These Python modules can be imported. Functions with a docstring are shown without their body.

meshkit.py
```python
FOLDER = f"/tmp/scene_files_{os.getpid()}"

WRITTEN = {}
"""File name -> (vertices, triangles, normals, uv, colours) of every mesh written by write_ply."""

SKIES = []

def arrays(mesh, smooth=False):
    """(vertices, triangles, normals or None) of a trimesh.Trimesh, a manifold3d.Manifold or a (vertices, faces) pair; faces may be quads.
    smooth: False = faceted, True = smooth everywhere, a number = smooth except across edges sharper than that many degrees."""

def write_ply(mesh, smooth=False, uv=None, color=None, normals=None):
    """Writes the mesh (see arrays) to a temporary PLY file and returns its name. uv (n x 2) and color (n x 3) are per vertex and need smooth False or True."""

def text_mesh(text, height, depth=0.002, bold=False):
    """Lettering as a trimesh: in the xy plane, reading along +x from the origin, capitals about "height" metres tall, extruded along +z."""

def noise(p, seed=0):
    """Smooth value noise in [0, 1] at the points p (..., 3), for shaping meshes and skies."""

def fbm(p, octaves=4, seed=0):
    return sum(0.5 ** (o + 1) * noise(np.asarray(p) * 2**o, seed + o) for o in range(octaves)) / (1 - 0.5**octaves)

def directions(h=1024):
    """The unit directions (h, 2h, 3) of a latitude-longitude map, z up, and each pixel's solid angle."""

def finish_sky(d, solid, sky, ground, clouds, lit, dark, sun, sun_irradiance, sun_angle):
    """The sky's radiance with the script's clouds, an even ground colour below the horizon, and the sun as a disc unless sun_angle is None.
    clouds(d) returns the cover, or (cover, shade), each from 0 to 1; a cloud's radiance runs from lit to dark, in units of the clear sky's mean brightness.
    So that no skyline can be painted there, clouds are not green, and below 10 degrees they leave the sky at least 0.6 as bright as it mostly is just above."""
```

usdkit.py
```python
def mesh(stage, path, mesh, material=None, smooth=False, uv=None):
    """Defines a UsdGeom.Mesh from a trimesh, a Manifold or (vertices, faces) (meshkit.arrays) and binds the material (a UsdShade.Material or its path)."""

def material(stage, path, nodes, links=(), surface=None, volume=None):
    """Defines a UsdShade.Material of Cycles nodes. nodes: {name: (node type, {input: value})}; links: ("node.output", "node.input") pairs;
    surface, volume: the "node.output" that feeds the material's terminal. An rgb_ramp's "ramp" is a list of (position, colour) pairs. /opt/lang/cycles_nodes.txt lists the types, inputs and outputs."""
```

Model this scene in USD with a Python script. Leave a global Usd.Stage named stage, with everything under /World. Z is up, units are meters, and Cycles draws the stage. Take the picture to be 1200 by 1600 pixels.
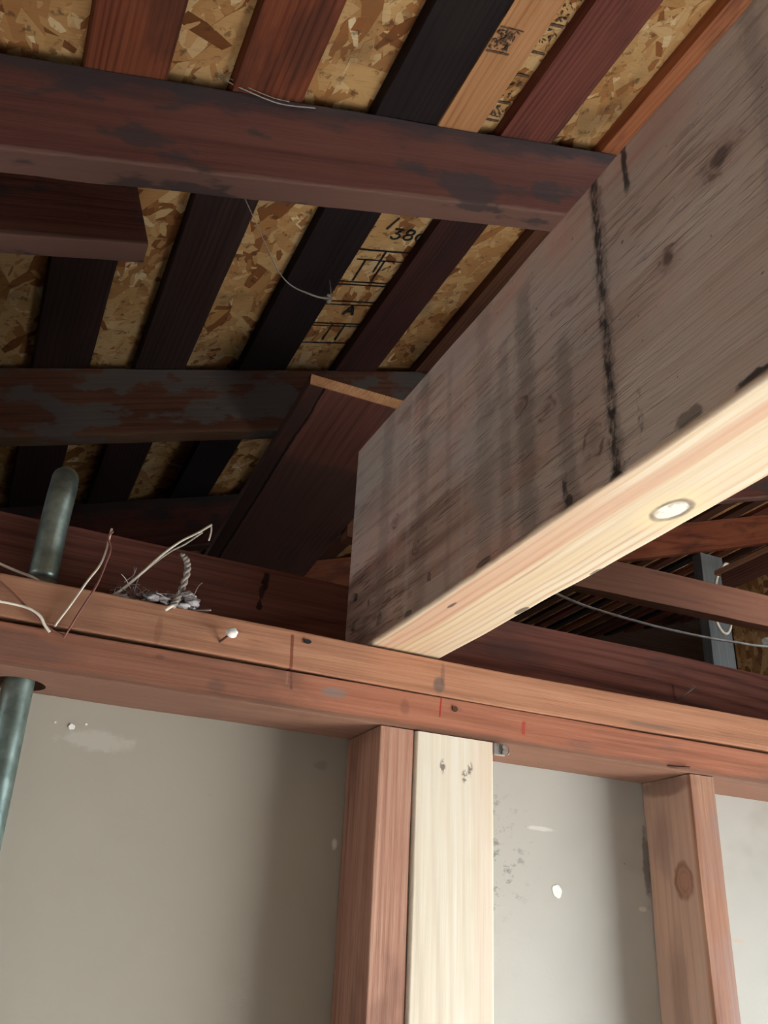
import math
import numpy as np
import trimesh
import manifold3d as m3
from shapely.geometry import Polygon, box as sbox
from pxr import Usd, UsdGeom, UsdLux, UsdShade, Gf, Sdf, Vt
import usdkit
import meshkit

stage = Usd.Stage.CreateInMemory()
UsdGeom.SetStageUpAxis(stage, UsdGeom.Tokens.z)
UsdGeom.SetStageMetersPerUnit(stage, 1.0)
UsdGeom.Xform.Define(stage, '/World')
UsdGeom.Scope.Define(stage, '/World/Looks')

# ------------------------------------------------------------------ camera
# World: x runs along the framed wall, y points through it, z is up; the front bottom edge of the
# lower top plate, where the pale post starts, is the origin.
F_PX = 1388.13
CAM = np.array([-0.3873, -0.7990, -0.2071])


def rodrigues(r):
    a = np.linalg.norm(r)
    k = np.array(r) / a
    K = np.array([[0, -k[2], k[1]], [k[2], 0, -k[0]], [-k[1], k[0], 0]])
    return np.eye(3) + math.sin(a) * K + (1 - math.cos(a)) * K @ K


ROT = rodrigues([1.0949, -0.1932, 0.4100])     # rows: right, down, forward
cam = UsdGeom.Camera.Define(stage, '/World/camera')
cam.CreateHorizontalApertureAttr(36.0)
cam.CreateVerticalApertureAttr(48.0)
cam.CreateFocalLengthAttr(36.0 * F_PX / 1200)
cam.CreateClippingRangeAttr(Gf.Vec2f(0.02, 500))
cam.AddTransformOp().Set(Gf.Matrix4d(*[*ROT[0], 0, *(-ROT[1]), 0, *(-ROT[2]), 0, *CAM, 1]))
cam.CreateExposureAttr(0.68)

# ------------------------------------------------------------------ light: hazy sky and a sun over the open side
dome = UsdLux.DomeLight.Define(stage, '/World/sky')
dome.CreateColorAttr(Gf.Vec3f(0.86, 0.94, 1.0))
dome.CreateIntensityAttr(3.0)
sun = UsdLux.DistantLight.Define(stage, '/World/sun')
sun.CreateAngleAttr(0.6)
sun.CreateColorAttr(Gf.Vec3f(1.0, 0.97, 0.93))
sun.CreateIntensityAttr(6.5)
sun.CreateNormalizeAttr(True)
SUN_EL, SUN_AZ = 52.0, 2.0                     # elevation; the sun stands over +x, AZ degrees towards +y
_d = np.array([math.cos(math.radians(SUN_EL)) * math.cos(math.radians(SUN_AZ)), math.cos(math.radians(SUN_EL)) * math.sin(math.radians(SUN_AZ)), math.sin(math.radians(SUN_EL))])
_x = np.cross([0, 0, 1.0], _d); _x /= np.linalg.norm(_x)
_y = np.cross(_d, _x)
sun.AddTransformOp().Set(Gf.Matrix4d(*[*_x, 0, *_y, 0, *_d, 0, 0, 0, 0, 1]))

# ------------------------------------------------------------------ dimensions (metres)
ZT, ZJ, SD = 0.0793, 0.0383, 0.0838            # top of the upper plate, joint of the plates, depth of the stud bays
BX, BW, BH, BE = -0.0519, 0.082, 0.2683, 0.0751  # beam: left face, width, height, far end
SL = 0.3331                                    # roof slope
NS = math.hypot(1, SL)
ZR = 0.8172                                    # top of the rafters at x = 0
RH, RT = 0.1319, 0.0367                        # rafter depth and thickness
FLOOR = -2.0
XL, XR, XH = -1.85, .88, 4.8                   # low eave wall, wall with the wide doorway, high side of the roof
YF, YB = -4.5, 4.3
U = np.array([1, 0, SL]) / NS                  # up the slope
NRM = np.array([-SL, 0, 1]) / NS
ex, ey, ez = np.eye(3)


# ------------------------------------------------------------------ helpers: prims
_taken = {}


def numbered(parent, name):
    key = parent + '/' + name
    k = _taken.get(key, 0)
    _taken[key] = k + 1
    return key if k == 0 else f'{key}_{k:03d}'


def tag(prim, label=None, cat=None, group=None, kind=None):
    p = prim.GetPrim() if hasattr(prim, 'GetPrim') else prim
    for k, v in (('label', label), ('category', cat), ('group', group), ('kind', kind)):
        if v:
            p.SetCustomDataByKey(k, v)
    return prim


def mat4(org, a, b, c):
    return Gf.Matrix4d(*[*map(float, a), 0, *map(float, b), 0, *map(float, c), 0, *map(float, org), 1])


def thing(name, label, cat, org=(0, 0, 0), axes=None, group=None, kind=None):
    x = UsdGeom.Xform.Define(stage, numbered('/World', name))
    a = axes if axes is not None else (ex, ey, ez)
    x.AddTransformOp().Set(mat4(org, *a))
    return tag(x, label, cat, group, kind)


def part(parent, name, mesh, mat, smooth=30, off=(0, 0, 0), org=None, axes=None, label=None, kind=None, rnd=None):
    base = str(parent.GetPath()) if parent is not None else '/World'
    path = numbered(base, name)
    g = usdkit.mesh(stage, path, mesh, mat, smooth=smooth)
    if org is not None:
        a = axes if axes is not None else (ex, ey, ez)
        g.AddTransformOp().Set(mat4(org, *a))
    v = np.array(g.GetPointsAttr().Get())
    api = UsdGeom.PrimvarsAPI(g)
    api.CreatePrimvar('lc', Sdf.ValueTypeNames.Float3Array, 'vertex').Set(Vt.Vec3fArray.FromNumpy(v.astype(np.float32)))
    api.CreatePrimvar('gc', Sdf.ValueTypeNames.Float3Array, 'vertex').Set(Vt.Vec3fArray.FromNumpy((v + np.array(off)).astype(np.float32)))
    if rnd is not None:
        api.CreatePrimvar('rv', Sdf.ValueTypeNames.FloatArray, 'vertex').Set(Vt.FloatArray.FromNumpy(np.broadcast_to(np.asarray(rnd, np.float32), len(v)).copy()))
    if label or kind:
        tag(g, label, kind=kind)
    return g


_rng = np.random.default_rng(11)


def off_(k=None):
    r = _rng if k is None else np.random.default_rng(k)
    return np.array([r.uniform(0, 40), r.uniform(-.2, .2), r.uniform(-.2, .2)])


# ------------------------------------------------------------------ helpers: meshes
def profile(W, H, r, n=2):
    pts = []
    for cx, cy, a0 in ((W - r, H - r, 0), (r, H - r, 90), (r, r, 180), (W - r, r, 270)):
        for i in range(n + 1):
            a = math.radians(a0 + 90 * i / n)
            pts.append((cx + r * math.cos(a), cy + r * math.sin(a)))
    return np.array(pts)


def timber(L, W, H, r=0.002, seed=0, warp=0.0012, step=0.03, sh0=(0, 0), sh1=(0, 0), n=2, bow=0.0, flat=0):
    """A sawn timber: x is its length, y its width, z its height. sh0, sh1: how far its ends run with y and z."""
    pr = profile(W, H, r, n)
    m = len(pr)
    k = max(2, int(L / step))
    xs = np.linspace(0, 1, k + 1)
    V = []
    for t in xs:
        p = np.zeros((m, 3))
        p[:, 1:] = pr
        s0 = pr[:, 0] * sh0[0] + pr[:, 1] * sh0[1]
        s1 = pr[:, 0] * sh1[0] + pr[:, 1] * sh1[1]
        p[:, 0] = s0 * (1 - t) + (L + s1) * t
        V.append(p)
    V = np.vstack(V)
    # a little wane and warp, alike along each edge
    q = np.c_[V[:, 0] * 9, V[:, 1] * 14, V[:, 2] * 14] + seed * 7.31
    for a in (1, 2):
        V[:, a] += warp * 2 * (meshkit.fbm(q + 50 * a, 3, seed) - .5)
    if bow:
        V[:, 2] += bow * np.sin(np.pi * np.clip(V[:, 0] / L, 0, 1))
    f = []
    for i in range(k):
        a = i * m + np.arange(m)
        b = i * m + (np.arange(m) + 1) % m
        f += list(np.c_[a, b, b + m]) + list(np.c_[a, b + m, a + m])
    caps = []
    for base, flip in ((0, True), (k * m, False)):
        c = len(V)
        V = np.vstack([V, V[base:base + m].mean(0)])
        a = base + np.arange(m)
        b = base + (np.arange(m) + 1) % m
        t = np.c_[np.full(m, c), a, b]
        caps += list(t[:, ::-1] if flip else t)
    F = np.array(f + caps)
    me = trimesh.Trimesh(V, F, process=False)
    if me.volume < 0:
        me.invert()
    return me


def bx(x0, x1, y0, y1, z0, z1):
    me = trimesh.creation.box([x1 - x0, y1 - y0, z1 - z0])
    me.apply_translation([(x0 + x1) / 2, (y0 + y1) / 2, (z0 + z1) / 2])
    return me


def cat_(ms):
    return trimesh.util.concatenate(ms)


def smooth_path(pts, n=8):
    P = np.array(pts, float)
    if len(P) < 3:
        return np.array([P[0] + (P[-1] - P[0]) * t for t in np.linspace(0, 1, n)])
    Q = np.vstack([2 * P[0] - P[1], P, 2 * P[-1] - P[-2]])
    out = []
    for i in range(1, len(Q) - 2):
        p0, p1, p2, p3 = Q[i - 1:i + 3]
        for t in np.linspace(0, 1, n, endpoint=False):
            out.append(.5 * (2 * p1 + (p2 - p0) * t + (2 * p0 - 5 * p1 + 4 * p2 - p3) * t * t + (3 * p1 - p0 - 3 * p2 + p3) * t ** 3))
    out.append(P[-1])
    return np.array(out)


def tube(pts, r, n=8, k=8, smooth=True):
    P = smooth_path(pts, k) if smooth else np.array(pts, float)
    T = np.gradient(P, axis=0)
    T /= np.linalg.norm(T, axis=1)[:, None]
    a = np.cross(T[0], [0.31, 0.2, .93])
    a /= np.linalg.norm(a)
    R = np.broadcast_to(np.asarray(r, float), len(P)) if np.ndim(r) == 0 else np.interp(np.linspace(0, 1, len(P)), np.linspace(0, 1, len(r)), r)
    V = []
    for p, t, rr in zip(P, T, R):
        a = a - t * (a @ t)
        a /= np.linalg.norm(a)
        b = np.cross(t, a)
        for j in range(n):
            g = 2 * math.pi * j / n
            V.append(p + rr * (math.cos(g) * a + math.sin(g) * b))
    m = len(P)
    V = np.array(V)
    F = []
    for i in range(m - 1):
        for j in range(n):
            q, w = i * n + j, i * n + (j + 1) % n
            F += [[q, w, w + n], [q, w + n, q + n]]
    V = np.vstack([V, P[0], P[-1]])
    for j in range(n):
        F += [[len(V) - 2, (j + 1) % n, j], [len(V) - 1, (m - 1) * n + j, (m - 1) * n + (j + 1) % n]]
    me = trimesh.Trimesh(V, np.array(F), process=False)
    if me.volume < 0:
        me.invert()
    return me


def blob(c, r, seed=0, sub=2, rough=.35, sq=(1, 1, 1)):
    s = trimesh.creation.icosphere(sub)
    d = 1 + rough * 2 * (meshkit.fbm(s.vertices * 1.7 + seed * 3.3 + 20, 3, seed) - .5)
    s.vertices = s.vertices * d[:, None] * r * np.array(sq) + np.array(c)
    return s


def to_manifold(me):
    return m3.Manifold(m3.Mesh(vert_properties=np.asarray(me.vertices, np.float32), tri_verts=np.asarray(me.faces, np.uint32)))


def from_manifold(mf):
    m = mf.to_mesh()
    return trimesh.Trimesh(np.array(m.vert_properties)[:, :3], np.array(m.tri_verts), process=False)


# ------------------------------------------------------------------ helpers: materials
class Ref(str):
    pass


class G:
    def __init__(s):
        s.nodes, s.links, s.k = {}, [], 0

    def n(s, kind, out, **inp):
        s.k += 1
        name = f'n{s.k}'
        vals = {}
        for k, v in inp.items():
            if isinstance(v, Ref):
                s.links.append((str(v), f'{name}.{k}'))
            else:
                vals[k] = v
        s.nodes[name] = (kind, vals)
        return Ref(f'{name}.{out}')

    def attr(s, a, out='vector'):
        return s.n('attribute', out, attribute=a)

    def m(s, op, a, b=0.0, c=0.0, clamp=False):
        return s.n('math', 'value', math_type=op, value1=a, value2=b, value3=c, use_clamp=clamp)

    def v(s, op, a, b=(0, 0, 0)):
        return s.n('vector_math', 'vector', math_type=op, vector1=a, vector2=b)

    def noise(s, vec, scale=1.0, detail=2.0, rough=.5, dist=0.0, out='fac'):
        return s.n('noise_texture', out, vector=vec, scale=scale, detail=detail, roughness=rough, distortion=dist)

    def ss(s, x, a, b):
        """smoothstep from a to b (either order)"""
        if a <= b:
            return s.n('map_range', 'result', range_type='smoothstep', value=x, from_min=a, from_max=b, to_min=0.0, to_max=1.0, clamp=True)
        return s.n('map_range', 'result', range_type='smoothstep', value=x, from_min=b, from_max=a, to_min=1.0, to_max=0.0, clamp=True)

    def mix(s, fac, a, b, mode='mix'):
        return s.n('mix', 'color', mix_type=mode, fac=fac, color1=a, color2=b)

    def ramp(s, x, stops):
        return s.n('rgb_ramp', 'color', fac=x, ramp=stops)

    def xyz(s, vec):
        s.k += 1
        name = f'n{s.k}'
        s.nodes[name] = ('separate_xyz', {})
        s.links.append((str(vec), f'{name}.vector'))
        return [Ref(f'{name}.{c}') for c in 'xyz']

    def done(s, name, color, rough=.75, height=None, bump=.3, dist=.002, spec=.25, metallic=0.0):
        kw = dict(base_color=color, roughness=rough, specular_ior_level=spec, metallic=metallic)
        if height is not None:
            kw['normal'] = s.n('bump', 'normal', height=height, strength=bump, distance=dist)
        b = s.n('principled_bsdf', 'BSDF', **kw)
        return usdkit.material(stage, '/World/Looks/' + name, s.nodes, s.links, surface=str(b))


def srgb(*c):
    c = np.array(c, float) / 255
    return tuple(np.where(c <= .04045, c / 12.92, ((c + .055) / 1.055) ** 2.4))


def wood(g, P, stops, ring=.007, fig=.5, fine=.35, mid=.35, seed=0.0):
    """(colour, height, t): long grain along x, with growth rings seen through a wandering cut."""
    w = g.noise(g.v('multiply', P, (1.1, 6, 6)), 1.0, 2.0, out='color')
    w = g.v('multiply', g.v('subtract', w, (.5, .5, .5)), (.0, .05, .05))
    x, y, z = g.xyz(g.v('add', P, w))
    yy = g.m('add', y, .31 + seed)
    zz = g.m('add', z, .17 - seed)
    r = g.m('sqrt', g.m('add', g.m('multiply', yy, yy), g.m('multiply', zz, zz)))
    jit = g.noise(g.v('multiply', P, (3, 60, 60)), 1.0, 2.0)
    jit2 = g.noise(g.v('multiply', P, (.9, 17, 17)), 1.0, 2.0)
    ph = g.m('add', g.m('multiply', r, 2 * math.pi / ring), g.m('add', g.m('multiply', jit, 2.6), g.m('multiply', jit2, 11.0)))
    band = g.m('power', g.m('multiply', g.m('add', g.m('sine', ph), 1.0), .5), 2.2)
    fn = g.noise(g.v('multiply', P, (9, 420, 420)), 1.0, 3.0, .6)
    md = g.noise(g.v('multiply', P, (2.2, 38, 38)), 1.0, 3.0, .55)
    lo = g.noise(g.v('multiply', P, (1.6, 7, 7)), 1.0, 2.0)
    figm = g.ss(g.noise(g.v('multiply', P, (1.3, 20, 20)), 1.0, 2.0), .34, .66)
    t = g.m('multiply', g.m('multiply', band, g.m('add', g.m('multiply', figm, .8), .2)), -fig)
    t = g.m('add', t, g.m('multiply', g.m('subtract', fn, .5), fine * 2))
    t = g.m('add', t, g.m('multiply', g.m('subtract', md, .5), mid * 2))
    t = g.m('add', t, g.m('multiply', g.m('subtract', lo, .5), .7))
    t = g.m('add', t, .5 + fig * .38, clamp=True)
    h = g.m('add', g.m('multiply', band, -.5), g.m('multiply', fn, .9))
    return g.ramp(t, stops), h, t


def blotch(g, col, P, colour, amount, sc=(5, 13, 13), lo=.52, hi=.66, detail=4.0, off=0.0):
    n = g.noise(g.v('add', g.v('multiply', P, sc), (off, off * .7, -off)), 1.0, detail, .6)
    f = g.m('multiply', g.ss(n, lo, hi), amount)
    return g.mix(f, col, colour)


def simple_wood(name, stops, ring=.007, fig=.5, fine=.35, mid=.35, grime=None, bump=.35, seed=0.0, rough=.8, sc=(5, 13, 13), lo=.52, hi=.66, dust=None, under=None, top=None, extra=None):
    g = G()
    P = g.attr('gc')
    c, h, t = wood(g, P, stops, ring, fig, fine, mid, seed)
    if under or top or extra:
        lx, ly, lz = g.xyz(g.attr('lc'))
        en = g.noise(g.v('multiply', P, (14, 40, 40)), 1.0, 4.0, .6)
    if under:                                                  # underside tone: rubbed wood, with light and shade put into the colour
        f = g.ss(g.m('subtract', lz, g.m('multiply', g.m('subtract', en, .5), .010)), .007, .003)
        c = g.mix(g.m('multiply', f, under[1]), c, under[0])
    if grime:
        c = blotch(g, c, P, grime[0], grime[1], sc, lo, hi)
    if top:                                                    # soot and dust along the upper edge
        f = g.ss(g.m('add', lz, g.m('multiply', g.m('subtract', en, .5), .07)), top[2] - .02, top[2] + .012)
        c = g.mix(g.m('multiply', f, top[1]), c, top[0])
    if extra:
        c = extra(g, c, P, lx, ly, lz, en)
    if dust:
        c = blotch(g, c, P, dust[0], dust[1], (9, 22, 22), .5, .72, off=31.0)
    return g.done(name, c, rough, h, bump, .0012)


def W3(a, b, c, k=(1, 1, 1)):
    k = np.broadcast_to(k, 3)
    return [(t, tuple(np.array(srgb(*q)) * k)) for t, q in zip((0.0, .5, 1.0), (a, b, c))]


M = {}
def streak(g, x, z, zc, xc, w, z0, z1, amt, seed=0.0, wob=.008, brk=.35):
    """A drip mark running down a face at x = xc between heights z0 and z1."""
    n = g.noise(g.n('combine_xyz', 'vector', x=seed, y=seed * 1.7, z=zc), 28.0, 3.0, .6)
    dx = g.m('absolute', g.m('subtract', g.m('add', x, g.m('multiply', g.m('subtract', n, .5), wob * 2)), xc))
    hf = g.noise(g.n('combine_xyz', 'vector', x=x, y=seed, z=z), 170.0, 3.0, .6)
    dx = g.m('absolute', g.m('add', dx, g.m('multiply', g.m('subtract', hf, .5), w * 1.1)))
    wn = g.noise(g.n('combine_xyz', 'vector', x=seed * 2.3, y=1.0, z=zc), 60.0, 2.0, .6)
    dx = g.m('divide', dx, g.m('add', g.m('multiply', wn, 1.7), .15))
    f = g.ss(dx, w, w * .3)
    f = g.m('multiply', f, g.m('multiply', g.ss(z, z0 - .008, z0 + .008), g.ss(z, z1 + .008, z1 - .008)))
    b = g.noise(g.n('combine_xyz', 'vector', x=g.m('multiply', x, 2.0), y=seed * 3.1, z=z), 75.0, 3.0, .6)
    return g.m('multiply', g.m('multiply', f, g.ss(b, brk, brk + .22)), amt)


def spot(g, x, z, xc, zc, rx, rz, n, wob=.6):
    dx = g.m('divide', g.m('subtract', x, xc), rx)
    dz = g.m('divide', g.m('subtract', z, zc), rz)
    d = g.m('sqrt', g.m('add', g.m('multiply', dx, dx), g.m('multiply', dz, dz)))
    return g.m('add', d, g.m('multiply', g.m('subtract', n, .5), wob))


def stroke(g, c, x, z, x0, z0, x1, z1, w, colour, amt, en):
    """A crayon or pencil stroke between two points of a timber's face."""
    t = g.m('divide', g.m('subtract', z, z0), z1 - z0)
    xx = g.m('add', g.m('multiply', t, x1 - x0), x0)
    d = g.m('absolute', g.m('add', g.m('subtract', x, xx), g.m('multiply', g.m('subtract', en, .5), w * .8)))
    f = g.m('multiply', g.ss(d, w * .55, w * .3), g.m('multiply', g.ss(t, -.04, .04), g.ss(t, 1.04, .96)))
    return g.mix(g.m('multiply', f, g.m('multiply', g.ss(en, .22, .5), amt)), c, colour)


def upper_marks_shade(g, c, P, x, y, z, en):
    c = stroke(g, c, x, z, -.1345, .038, -.1365, .074, .0038, srgb(112, 48, 38), .75, en)
    n = g.noise(g.v('multiply', P, (26, 60, 60)), 1.0, 3.0)
    for xc, zc, rx, rz, a, cc in ((.026, .050, .007, .010, .75, (104, 92, 88)), (.030, .062, .003, .012, .5, (110, 84, 72)), (-.335, .06, .03, .02, .4, (110, 84, 70)), (.30, .046, .05, .004, .5, (110, 96, 88)), (-.265, .055, .004, .016, .5, (116, 74, 54)), (-.34, .06, .16, .035, .5, (126, 90, 70))):  # dirt spots; the last, widest one paints the light falling off leftwards
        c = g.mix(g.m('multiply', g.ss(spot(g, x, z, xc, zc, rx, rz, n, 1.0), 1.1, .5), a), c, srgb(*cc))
    d1 = g.noise(g.v('multiply', P, (12, 60, 300)), 1.0, 2.0, .5)
    return g.mix(g.m('multiply', g.ss(d1, .66, .76), .45), c, srgb(104, 60, 42))


def lower_marks_shade(g, c, P, x, y, z, en):
    c = stroke(g, c, x, z, -.1325, .020, -.1345, .037, .0032, srgb(104, 44, 34), .7, en)
    c = stroke(g, c, x, z, -.1375, .024, -.1380, .037, .0022, srgb(196, 150, 124), .5, en)
    c = stroke(g, c, x, z, .0275, .017, .0290, .037, .0022, srgb(168, 34, 40), .85, en)
    c = stroke(g, c, x, z, .1270, .013, .1280, .027, .0052, srgb(176, 52, 50), .7, en)
    n = g.noise(g.v('multiply', P, (26, 60, 60)), 1.0, 3.0)
    for xc, zc, rx, rz, a, cc in ((-.090, .024, .016, .006, .7, (140, 128, 122)), (-.205, .012, .012, .008, .6, (104, 84, 76)), (-.26, .03, .006, .003, .6, (92, 50, 40)), (-.38, .02, .06, .014, .5, (96, 82, 76)), (-.012, .022, .006, .010, .4, (110, 74, 62)), (.20, .012, .02, .006, .4, (120, 92, 82)), (.05, .028, .005, .004, .6, (150, 100, 86)), (-.29, .015, .20, .04, .55, (104, 74, 62))):  # dirt spots; the last, broad one darkens the left for its weaker light
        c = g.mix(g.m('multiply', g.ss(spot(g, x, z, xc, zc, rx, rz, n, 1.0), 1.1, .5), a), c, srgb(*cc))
    return c


def stud_knot_lit_side(g, c, P, x, y, z, en):
    # x runs down from the stud's top, y through the wall
    n = g.noise(g.v('multiply', P, (60, 60, 60)), 1.0, 3.0)
    c = g.mix(g.m('multiply', g.ss(y, .003, .008), .6), c, g.mix(.7, c, srgb(222, 196, 182)))  # side face lightened in colour to make up for light missing there
    d = spot(g, x, y, .112, .026, .019, .014, n, .7)
    c = g.mix(g.m('multiply', g.ss(d, 1.15, .8), .55), c, srgb(150, 96, 74))
    c = g.mix(g.m('multiply', g.m('multiply', g.ss(g.m('absolute', g.m('subtract', d, .95)), .3, .03), g.ss(en, .38, .6)), .55), c, srgb(98, 64, 54))
    c = g.mix(g.m('multiply', g.ss(g.m('absolute', g.m('subtract', d, .5)), .2, .03), .2), c, srgb(98, 64, 54))
    c = g.mix(g.m('multiply', g.ss(spot(g, x, y, .07, .055, .05, .02, en, 1.2), 1.1, .3), .45), c, srgb(132, 108, 108))
    c = g.mix(g.m('multiply', g.ss(spot(g, x, y, .22, .05, .09, .018, en, 1.0), 1.1, .3), .5), c, srgb(118, 92, 88))
    return g.mix(g.m('multiply', g.ss(spot(g, x, y, .008, .05, .012, .05, en, .9), 1.1, .6), .5), c, srgb(84, 60, 52))


def post_marks(g, c, P, x, y, z, en):
    # x runs down from the top, z across the face
    n = g.noise(g.v('multiply', P, (260, 260, 260)), 1.0, 3.0)
    for xc, zc in ((.031, .030), (.038, .055), (.030, .061)):
        f = g.m('multiply', g.ss(spot(g, x, z, xc, zc, .009, .0042, en, 1.3), 1.1, .5), g.ss(n, .42, .54))
        c = g.mix(g.m('multiply', f, .85), c, srgb(112, 98, 92))
    big = g.noise(g.v('multiply', P, (5, 26, 26)), 1.0, 3.0)
    c = g.mix(g.m('multiply', g.ss(big, .52, .72), .4), c, srgb(204, 196, 158))
    return g.mix(g.m('multiply', g.ss(z, .062, .072), .25), c, srgb(226, 188, 164))


M['plate'] = simple_wood('plate_wood', W3((128, 80, 58), (182, 122, 90), (208, 152, 116), (.97, 1.11, 1.23)), .014, .2, .4, .3, grime=(srgb(128, 104, 90), .5), lo=.6, hi=.74, extra=upper_marks_shade)
M['plate_low'] = simple_wood('lower_plate_wood', W3((120, 72, 54), (170, 108, 80), (192, 132, 102), (.96, 1.0, 1.1)), .014, .18, .4, .3, grime=(srgb(116, 94, 84), .6), lo=.58, hi=.72, extra=lower_marks_shade, under=(srgb(120, 92, 76), .75))  # greyer underside colour stands in for dimmer light below the plate
M['stud'] = simple_wood('stud_wood', W3((128, 76, 56), (176, 112, 84), (204, 146, 112), (.95, 1.29, 1.65)), .009, .3, .45, .35, grime=(srgb(92, 62, 50), .45))
M['stud_dark'] = simple_wood('stained_stud_wood', W3((110, 66, 50), (156, 104, 78), (186, 136, 104), (1.0, 1.2, 1.4)), .011, .3, .45, .35, grime=(srgb(150, 124, 116), .75), sc=(4, 12, 12), lo=.48, hi=.6, extra=stud_knot_lit_side)
M['pine'] = simple_wood('new_pine', W3((214, 186, 150), (234, 208, 168), (246, 228, 196), (.92, 1.07, 1.36)), .009, .3, .3, .25, bump=.12, rough=.65, extra=post_marks)
def plank_marks(g, c, P, x, y, z, en):
    c = g.mix(g.m('multiply', g.ss(g.m('add', x, g.m('multiply', g.m('subtract', en, .5), .05)), .20, .24), .6), c, srgb(80, 62, 56))
    c = g.mix(g.m('multiply', g.ss(y, .030, .024), .7), c, srgb(52, 40, 36))
    d = g.m('absolute', g.m('subtract', g.m('add', y, g.m('multiply', g.m('subtract', en, .5), .010)), .027))
    return g.mix(g.m('multiply', g.ss(d, .0032, .0016), .9), c, srgb(16, 10, 9))


def joist_marks(g, c, P, x, y, z, en):
    n = g.noise(g.v('multiply', P, (150, 200, 200)), 1.0, 3.0)
    for xc, zc, rx, rz, k in ((1.0515, .076, .0042, .011, .9), (1.049, .064, .0032, .009, .8), (1.0475, .048, .0036, .006, .9)):
        c = g.mix(g.m('multiply', g.ss(spot(g, x, z, xc, zc, rx, rz, n, 1.8), 1.1, .7), k), c, srgb(16, 11, 10))
    return c


M['rim'] = simple_wood('rim_wood', W3((84, 42, 32), (138, 80, 60), (164, 104, 82), (.62, .72, .95)), .008, .4, .5, .4, grime=(srgb(78, 62, 60), .6), lo=.55, hi=.68, extra=joist_marks)
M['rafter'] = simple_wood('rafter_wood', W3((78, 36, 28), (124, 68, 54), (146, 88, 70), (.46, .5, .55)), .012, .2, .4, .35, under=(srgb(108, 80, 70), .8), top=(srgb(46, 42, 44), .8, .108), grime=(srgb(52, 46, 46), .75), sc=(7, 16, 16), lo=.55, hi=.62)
M['rafter_grey'] = simple_wood('greyed_rafter_wood', W3((84, 46, 34), (132, 82, 58), (160, 108, 80), (.5, .52, .62)), .012, .2, .4, .35, under=(srgb(110, 82, 62), .7), grime=(srgb(94, 88, 84), .9), sc=(8, 17, 17), lo=.47, hi=.53)
M['plank'] = simple_wood('plank_wood', W3((84, 48, 42), (124, 76, 66), (142, 92, 80)), .012, .2, .4, .35, grime=(srgb(92, 74, 66), .6), extra=plank_marks)
M['joist'] = simple_wood('joist_wood', W3((116, 72, 52), (152, 100, 76), (172, 120, 92), (.42, .36, .3)), .012, .2, .35, .3)
M['fresh_cut'] = simple_wood('fresh_cut_wood', W3((140, 96, 62), (186, 134, 92), (208, 160, 120)), .006, .2, .5, .5, bump=.8)
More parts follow.
